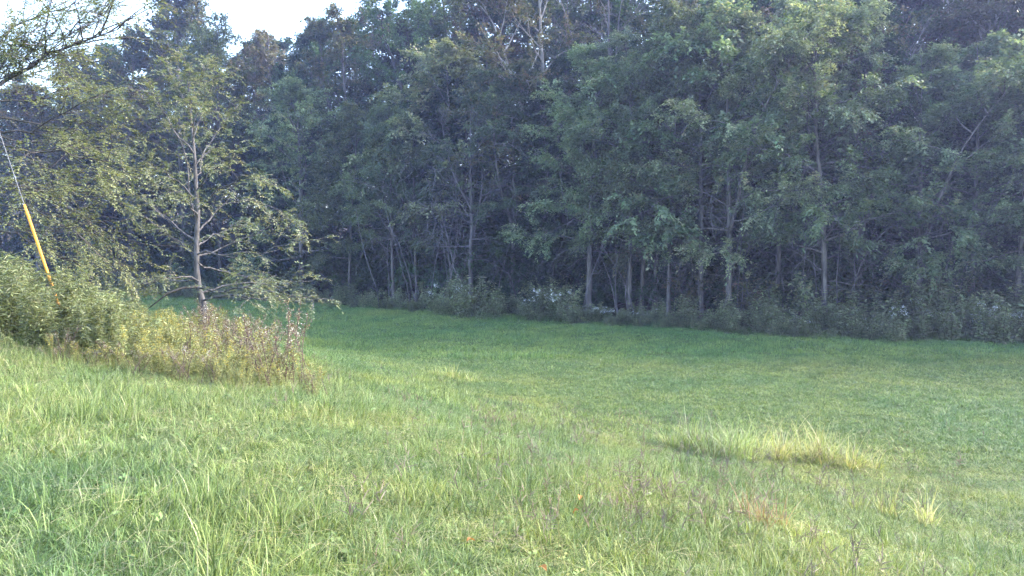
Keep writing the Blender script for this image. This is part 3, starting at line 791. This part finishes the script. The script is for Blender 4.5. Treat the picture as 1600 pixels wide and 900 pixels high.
# fine twigs against the sky
for k in range(26):
    x0 = rng.uniform(-90, 150); y0 = np.interp(x0, [-70, 0, 95, 180], [165, 134, 82, 45]) + rng.uniform(-4, 4)
    ln = rng.uniform(60, 150); an = rng.uniform(.35, 1.35)
    c = np.array([at(x0 + ln * t * math.cos(an * (1 - .25 * t)), y0 - ln * t * math.sin(an * (1 - .25 * t)), ED - 2.6 + rng.normal(0, .5) * t) for t in np.linspace(0, 1, 8)]) - base
    c += np.concatenate([np.zeros((1, 3)), rng.normal(0, .03, (7, 3))])
    limb_with_leaves(elm, "branch", c, .011, rng, M_TWIG, epal, 8, .38, 5, 10, .06, .014, .3, start=.12, sublen=.3)

# ------------------------------------------------------------------ guy wire with yellow guard
GD = 13.0
a0 = at(100, 505, GD); a0[2] = ground_z(a0[0], a0[1]) - .1
a1 = at(79, 440, GD); a2 = at(38, 320, GD); dv = unit(a2 - a1)
root = empty("guy_wire", a0); tag(root, "slanting steel guy wire with a yellow guard tube above the left weeds", "guy wire")
T = Geo(); tube(T, np.array([a0, a1, a1 + dv * 9.5]) - a0, .0055, 6); T.obj("cable", M_STEEL, root, True)
T = Geo(); n = 14; sx = np.linspace(0, 1, n); lo = a1 - dv * .75
tube(T, lo + np.outer(sx, a2 - lo) - a0, np.interp(sx, [0, .03, .97, 1], [.02, .0245, .024, .018]), 12); T.obj("guard", M_YELLOW, root, True)
T = Geo(); tube(T, np.array([[-.02, 0, -.1], [0, 0, .0], a1 * 0 + dv * .35]), .012, 6); T.obj("anchor_rod", M_STEEL, root, True)

# ------------------------------------------------------------------ grass
GP = [(.145, .205, .07), (.20, .25, .088), (.13, .185, .08), (.062, .095, .036), (.38, .36, .24), (.29, .325, .15)]
def blades(g, rng, n, size, h, wid, lean, segs=4, clump=0, pal=GP, pw=(5, 5, 3, 2, .7, 2), tilt=.28):
    if clump:
        cc = rng.uniform(-size / 2, size / 2, (clump, 2)); ci = rng.integers(clump, size=n)
        P = cc[ci] + rng.normal(0, size * .07, (n, 2)); az0 = np.arctan2(*(P - cc[ci]).T[::-1])
        az = az0 + rng.normal(0, .7, n)
    else:
        P = rng.uniform(-size / 2, size / 2, (n, 2)); az = rng.uniform(0, 6.28, n)
    hh = h * rng.gamma(9, 1 / 9., n).clip(.4, 1.8)
    ln = np.abs(rng.normal(lean, lean * .6, n)); w = wid * rng.uniform(.6, 1.3, n)
    d = np.stack([np.cos(az), np.sin(az)], 1); f = az + math.pi / 2 + rng.normal(0, .5, n)
    wd = np.stack([np.cos(f), np.sin(f), np.zeros(n)], 1)
    s = np.linspace(0, 1, segs + 1)
    th0 = np.abs(rng.normal(tilt, tilt * .9, n)); th1 = th0 + rng.gamma(2.2, lean / 2.2, n).clip(0, 2.3)
    th = th0[:, None] + (th1 - th0)[:, None] * s[None] ** 1.2
    st_ = 1.25 * hh[:, None] / segs
    hor = np.concatenate([np.zeros((n, 1)), np.cumsum((np.sin(th[:, 1:]) + np.sin(th[:, :-1])) / 2 * st_, 1)], 1)
    ver = np.concatenate([np.zeros((n, 1)), np.cumsum((np.cos(th[:, 1:]) + np.cos(th[:, :-1])) / 2 * st_, 1)], 1)
    C = np.concatenate([P[:, None] + d[:, None] * hor[..., None], ver[..., None] - .015], -1)
    ww = w[:, None] * np.maximum(.12, (1 - s ** 1.6)) * np.where(s == 0, .7, 1)
    v = np.stack([C - wd[:, None] * ww[..., None] * .5, C + wd[:, None] * ww[..., None] * .5], 2)   # n, segs+1, 2, 3
    nv = (segs + 1) * 2
    k = np.arange(segs)
    q1 = np.stack([2 * k, 2 * k + 1, 2 * k + 3, 2 * k + 2], 1)
    q = (np.arange(n)[:, None, None] * nv + q1[None]).reshape(-1, 4)
    pw = np.asarray(pw, float) / np.sum(pw)
    c = np.asarray(pal)[rng.choice(len(pal), n, p=pw)] * rng.normal(1, .22, (n, 1)).clip(.5, 1.6)
    c = np.repeat(c[:, None, :], nv, 1)
    g.add(v.reshape(-1, 3), q, c.reshape(-1, 3))

def protos(cname, makers):
    c = bpy.data.collections.new(cname)
    for k, fn in enumerate(makers):
        g = Geo(); fn(g, np.random.default_rng(900 + 37 * k + len(cname)))
        o = bpy.data.objects.new("%s_%02d" % (cname, k), g.mesh(cname, M_GRASS)); c.objects.link(o)
    return c

def scatter(name, coll, P, rot, scl, idx, label):
    me = bpy.data.meshes.new(name); n = len(P)
    me.vertices.add(n); me.vertices.foreach_set("co", np.asarray(P, np.float32).ravel())
    a = me.attributes.new("rot", 'FLOAT_VECTOR', 'POINT'); a.data.foreach_set("vector", np.asarray(rot, np.float32).ravel())
    a = me.attributes.new("scl", 'FLOAT_VECTOR', 'POINT'); a.data.foreach_set("vector", np.asarray(scl, np.float32).ravel())
    a = me.attributes.new("idx", 'INT', 'POINT'); a.data.foreach_set("value", np.asarray(idx, np.int32))
    o = bpy.data.objects.new(name, me); COL.objects.link(o)
    ng = bpy.data.node_groups.new(name + "_scatter", 'GeometryNodeTree')
    ng.interface.new_socket("Geometry", in_out='INPUT', socket_type='NodeSocketGeometry')
    ng.interface.new_socket("Geometry", in_out='OUTPUT', socket_type='NodeSocketGeometry')
    N, Lk = ng.nodes, ng.links
    gi = N.new("NodeGroupInput"); go = N.new("NodeGroupOutput")
    iop = N.new("GeometryNodeInstanceOnPoints"); iop.inputs["Pick Instance"].default_value = True
    ci = N.new("GeometryNodeCollectionInfo"); ci.inputs[0].default_value = coll
    ci.inputs["Separate Children"].default_value = True; ci.inputs["Reset Children"].default_value = True
    def attr(nm, ty):
        x = N.new("GeometryNodeInputNamedAttribute"); x.data_type = ty; x.inputs[0].default_value = nm; return x.outputs[0]
    Lk.new(gi.outputs[0], iop.inputs["Points"]); Lk.new(ci.outputs[0], iop.inputs["Instance"])
    Lk.new(attr("idx", 'INT'), iop.inputs["Instance Index"])
    e2r = N.new("FunctionNodeEulerToRotation"); Lk.new(attr("rot", 'FLOAT_VECTOR'), e2r.inputs[0]); Lk.new(e2r.outputs[0], iop.inputs["Rotation"])
    Lk.new(attr("scl", 'FLOAT_VECTOR'), iop.inputs["Scale"])
    Lk.new(iop.outputs[0], go.inputs[0])
    md = o.modifiers.new("scatter", 'NODES'); md.node_group = ng
    tag(o, label, "grass", kind="stuff")
    return o

def broad(g, rng, n, size):
    # low broad leaves (clover, plantain) and dead flattened straws
    P = np.concatenate([rng.uniform(-size / 2, size / 2, (n, 2)), rng.uniform(.01, .05, (n, 1))], 1)
    az = rng.uniform(0, 6.28, n); D = np.stack([np.cos(az), np.sin(az), rng.uniform(.1, .7, n)], 1)
    sprays(g, P, D, .03, 3, .055, .016, rng, [(.13, .20, .07), (.17, .24, .09), (.25, .26, .1)], [3, 3, 1], droop=.3, flat=.4)
    m = 12; P = np.concatenate([rng.uniform(-size / 2, size / 2, (m, 2)), rng.uniform(.02, .09, (m, 1))], 1)
    for k in range(m):
        a = rng.uniform(0, 6.28); tube(g, path(P[k], (math.cos(a), math.sin(a), rng.uniform(-.1, .35)), rng.uniform(.12, .3), 4, .08, rng), .001, 3, (.34, .31, .2), cap=False)
def tuft_maker(n, size, h, wid, lean, clump, **kw):
    return lambda g, rng: blades(g, rng, n, size, h * rng.uniform(.85, 1.15), wid, lean, clump=clump, **kw)
NEAR = protos("near_tuft", [tuft_maker(290, .6, .11, .0056, 1.0, 9, tilt=.8) for _ in range(5)] + [tuft_maker(190, .6, .15, .0066, .95, 4, tilt=.9) for _ in range(3)]
              + [lambda g, rng: (blades(g, rng, 260, .6, .085, .0055, 1.2, clump=0, tilt=.9, pw=(4, 4, 2, 2, 2.6, 3)), broad(g, rng, 5, .6)) for _ in range(3)])
MID = protos("mid_tuft", [tuft_maker(230, .7, .085, .010, 1.0, 10, segs=3, tilt=.6) for _ in range(5)] + [tuft_maker(160, .7, .12, .010, 1.0, 5, segs=3, tilt=.6) for _ in range(2)])
FAR = protos("far_tuft", [tuft_maker(210, 1.0, .075, .017, .9, 14, segs=2, pal=[(.165, .245, .078), (.20, .275, .095), (.145, .225, .085), (.075, .125, .048), (.3, .34, .15)], pw=(5, 4, 4, 2, .6)) for _ in range(6)])

def field(y0, y1, st, seed, keep):
    rng = np.random.default_rng(seed)
    P = []
    for y in np.arange(y0, y1, st):
        hw = y * .72 + 2.2
        x = np.arange(-hw, hw, st); P.append(np.stack([x + rng.uniform(-st, st, len(x)) * .6, y + rng.uniform(-st, st, len(x)) * .6], 1))
    P = np.concatenate(P); m = keep(P[:, 0], P[:, 1], rng); P = P[m]
    return np.concatenate([P, ground_z(P[:, 0], P[:, 1])[:, None]], 1), rng
def slope_rot(P, rng):
    e = .2; dx = (ground_z(P[:, 0] + e, P[:, 1]) - ground_z(P[:, 0] - e, P[:, 1])) / (2 * e)
    dy = (ground_z(P[:, 0], P[:, 1] + e) - ground_z(P[:, 0], P[:, 1] - e)) / (2 * e)
    az = rng.uniform(0, 6.28, len(P))
    # tilt expressed before the turn about z
    gx_ = dx * np.cos(az) + dy * np.sin(az); gy_ = -dx * np.sin(az) + dy * np.cos(az)
    return np.stack([np.arctan(gy_), -np.arctan(gx_), az], 1)
def bank_u(P):
    return .75 * P[:, 0] + .66 * P[:, 1] + .8 * np.sin(P[:, 0] * .9) * np.sin(P[:, 1] * .7)
def outside_wood(x, y, rng):
    return (y - edge_y(x)) < 1.0
P, rng = field(1.2, 13.0, .21, 1, lambda x, y, r: np.ones(len(x), bool))
k = rng.uniform(.6, 1.35, len(P)) * (.95 + .3 * np.sin(P[:, 0] * 1.3 + 1) * np.sin(P[:, 1] * 1.1)) * np.interp(bank_u(P), [4, 10], [.95, .6])
scatter("tall_grass", NEAR, P, slope_rot(P, rng), np.stack([np.full(len(P), 1.)] * 2 + [k], 1), rng.choice(11, len(P)), "long unmown grass on the near bank")
P, rng = field(13.0, 27.0, .30, 2, outside_wood)
k = rng.uniform(.75, 1.25, len(P)) * np.interp(bank_u(P), [4, 11], [1.2, .7])
scatter("bank_grass", MID, P, slope_rot(P, rng), np.stack([np.full(len(P), 1.)] * 2 + [k], 1), rng.choice(7, len(P)), "grass of the lower bank and near meadow")
P, rng = field(26.0, 68.0, .50, 3, outside_wood)
k = rng.uniform(.6, 1.35, len(P)) * (1 + .9 * sstep(.35, .9, np.sin(P[:, 0] * .35 + 1.3) * np.sin(P[:, 1] * .8)))
scatter("meadow_grass", FAR, P, slope_rot(P, rng), np.stack([np.full(len(P), 1.)] * 2 + [k], 1), rng.choice(6, len(P)), "short green grass of the flat meadow")

# seed stalks standing above the grass
def seed_stalk(g, rng):
    for k in range(3):
        az = rng.uniform(0, 6.28); p = path((rng.normal(0, .06), rng.normal(0, .06), 0), (math.cos(az) * .25, math.sin(az) * .25, 1), rng.uniform(.3, .5), 6, .05, rng, grav=.03)
        tube(g, p, np.linspace(.0016, .001, 6), 3, (.13, .13, .06), cap=False)
        for m in range(5):
            a, b = along(p, [rng.uniform(.78, 1)]); q = path(a[0], unit(b[0] + rng.normal(0, .8, 3)), rng.uniform(.05, .11), 4, .1, rng, grav=.1)
            tube(g, q, [.0012, .0022, .0019, .0008], 3, (.2, .15, .15), cap=False)
SEED = protos("seed_stalk", [seed_stalk] * 5)
rng = np.random.default_rng(44); Q = []
while len(Q) < 240:
    y = rng.uniform(3.5, 15); x = rng.uniform(-.35, .78) * y
    w = math.exp(-((x / y - .25) / .35) ** 2) * (0.35 + .65 * (math.sin(x * 1.3) * math.sin(y * 1.1 + 1) > -.1))
    if rng.random() < w: Q.append((x, y, float(ground_z(x, y))))
Q = np.array(Q); k = rng.uniform(.75, 1.2, len(Q))
scatter("seed_grass", SEED, Q, np.stack([np.zeros(len(Q))] * 2 + [rng.uniform(0, 6.28, len(Q))], 1), np.stack([k] * 3, 1), rng.choice(5, len(Q)), "thin stalks with dark seed heads above the near grass")

# separate clumps one can point to
def grass_d(px, py, lift):
    r = ray(px, py); d = 2.0
    while d < 60:
        q = np.array([0, 0, CAM_Z]) + r * (d / r[1])
        if q[2] < ground_z(q[0], q[1]) + lift: return d
        d += .02
    return d
def clump(px, py, d, n, size, h, pal, pw, label, wid=.012, lean=.6, cl=5, sx=1.0):
    p = at(px, py, grass_d(px, py, .03)); rng = np.random.default_rng(int(px * 7 + py)); g = Geo()
    blades(g, rng, n, size, h, wid, lean, clump=cl, pal=pal, pw=pw)
    o = g.obj("grass_clump", M_GRASS); o.location = (p[0], p[1], float(ground_z(p[0], p[1]))); o.scale = (sx, 1, 1)
    tag(o, label, "grass clump", "pale grass clumps on the bank")
YP = [(.32, .36, .14), (.46, .44, .24), (.25, .31, .11), (.56, .53, .38), (.3, .26, .17)]
for k, (px, py, d, lab) in enumerate([(1065, 700, 11.6, "leftmost dull tuft of the long pale grass streak"), (1110, 708, 11.5, "second tuft from the left in the long pale grass streak"),
        (1160, 712, 11.4, "third tuft from the left in the long pale grass streak"), (1205, 716, 11.3, "middle tuft of the long pale grass streak"),
        (1250, 720, 11.2, "third tuft from the right in the long pale grass streak"), (1290, 724, 11.0, "second tuft from the right in the long pale grass streak"),
        (1330, 726, 10.8, "rightmost low tuft of the long pale grass streak")]):
    clump(px, py, d, 340, .8, [.36, .5, .5, .46, .48, .42, .32][k], YP, [(2, 2, 4, 0, 2), (3, 2, 4, 1, 2), (4, 3, 3, 1, 1), (3, 3, 3, 2, 1), (4, 3, 3, 2, 1), (3, 3, 4, 1, 1), (2, 2, 5, 1, 1)][k], lab, wid=.012, lean=1.3, cl=9)
clump(1370, 800, 7.8, 150, .7, 0.27, YP, (5, 3, 2, 2, 1), "yellow grass clump nearest the lower right corner", wid=.009)
clump(1440, 815, 7.5, 120, .6, 0.24, YP, (3, 4, 2, 3, 1), "straw pale grass clump at the lower right")
clump(1205, 815, 7.4, 120, .45, .26, [(.30, .15, .12), (.25, .19, .11), (.2, .2, .08)], (3, 2, 2), "small reddish grass patch at the lower right", wid=.006)
clump(720, 590, 20, 200, 1.6, 0.24, YP, (3, 2, 6, 1, 0), "pale grass clump in the middle of the meadow", wid=.016)

# orange fallen leaves caught in the grass
def fallen(px, py, d, label):
    p = at(px, py, d); g = Geo(); rng = np.random.default_rng(int(px)); n = 7
    s = np.linspace(0, 1, n); L = .06
    w = .019 * np.sin(np.pi * np.clip(s, .03, .985)) ** .7
    c = np.stack([s * L, 0 * s, .018 * np.sin(s * 2.6)], 1)
    v = np.stack([c + np.stack([0 * s, w, .012 * (w / .019)], 1), c, c + np.stack([0 * s, -w, .012 * (w / .019)], 1)], 1).reshape(-1, 3)
    q = [(3 * i + a, 3 * i + a + 1, 3 * i + 4 + a, 3 * i + 3 + a) for i in range(n - 1) for a in (0, 1)]
    g.add(v, q, (.45, .21, .06)); o = g.obj("fallen_leaf", M_WEED); o.location = p; o.rotation_euler = (rng.uniform(-.4, .4), rng.uniform(-.9, .2), rng.uniform(0, 6))
    tag(o, label, "leaf")
for px, py, lab in [(742, 845, "orange fallen leaf caught in the grass near the bottom middle"), (905, 781, "upper orange fallen leaf of the close pair right of centre"),
                    (896, 803, "lower orange fallen leaf of the close pair right of centre"), (842, 886, "dull orange fallen leaf at the bottom edge")]:
    fallen(px, py, grass_d(px, py, .12), lab)

# ------------------------------------------------------------------ haze
m, N, Lk = new_mat("blue_glare")  # bluish volume added to stand in for veiling glare of the sun
pv = N.new("ShaderNodeVolumePrincipled"); pv.inputs["Color"].default_value = (0.47, 0.56, 1.0, 1); pv.inputs["Density"].default_value = 0.0010
pv.inputs["Anisotropy"].default_value = 0.45
out = N.new("ShaderNodeOutputMaterial"); Lk.new(pv.outputs[0], out.inputs["Volume"])
zs = [o.location.z + 26 for o in bpy.data.objects if o.parent is None and o.name.startswith(("forest_tree", "tall_tree"))]
zlo = float(Z.min()) - 1.0; zhi = max(max(zs), float(Z.max())) + 2.0
g = Geo(); a, b = 305.0, 305.0
v = [(-a, -125, zlo), (a, -125, zlo), (a, b, zlo), (-a, b, zlo), (-a, -125, zhi), (a, -125, zhi), (a, b, zhi), (-a, b, zhi)]
g.add(v, [(0, 3, 2, 1), (4, 5, 6, 7), (0, 1, 5, 4), (1, 2, 6, 5), (2, 3, 7, 6), (3, 0, 4, 7)], (1, 1, 1))
hz = g.obj("glare_haze", m); tag(hz, kind="stuff")
print("tris", sum(len(me.polygons) * 2 for me in bpy.data.meshes), "objects", len(SC.objects))
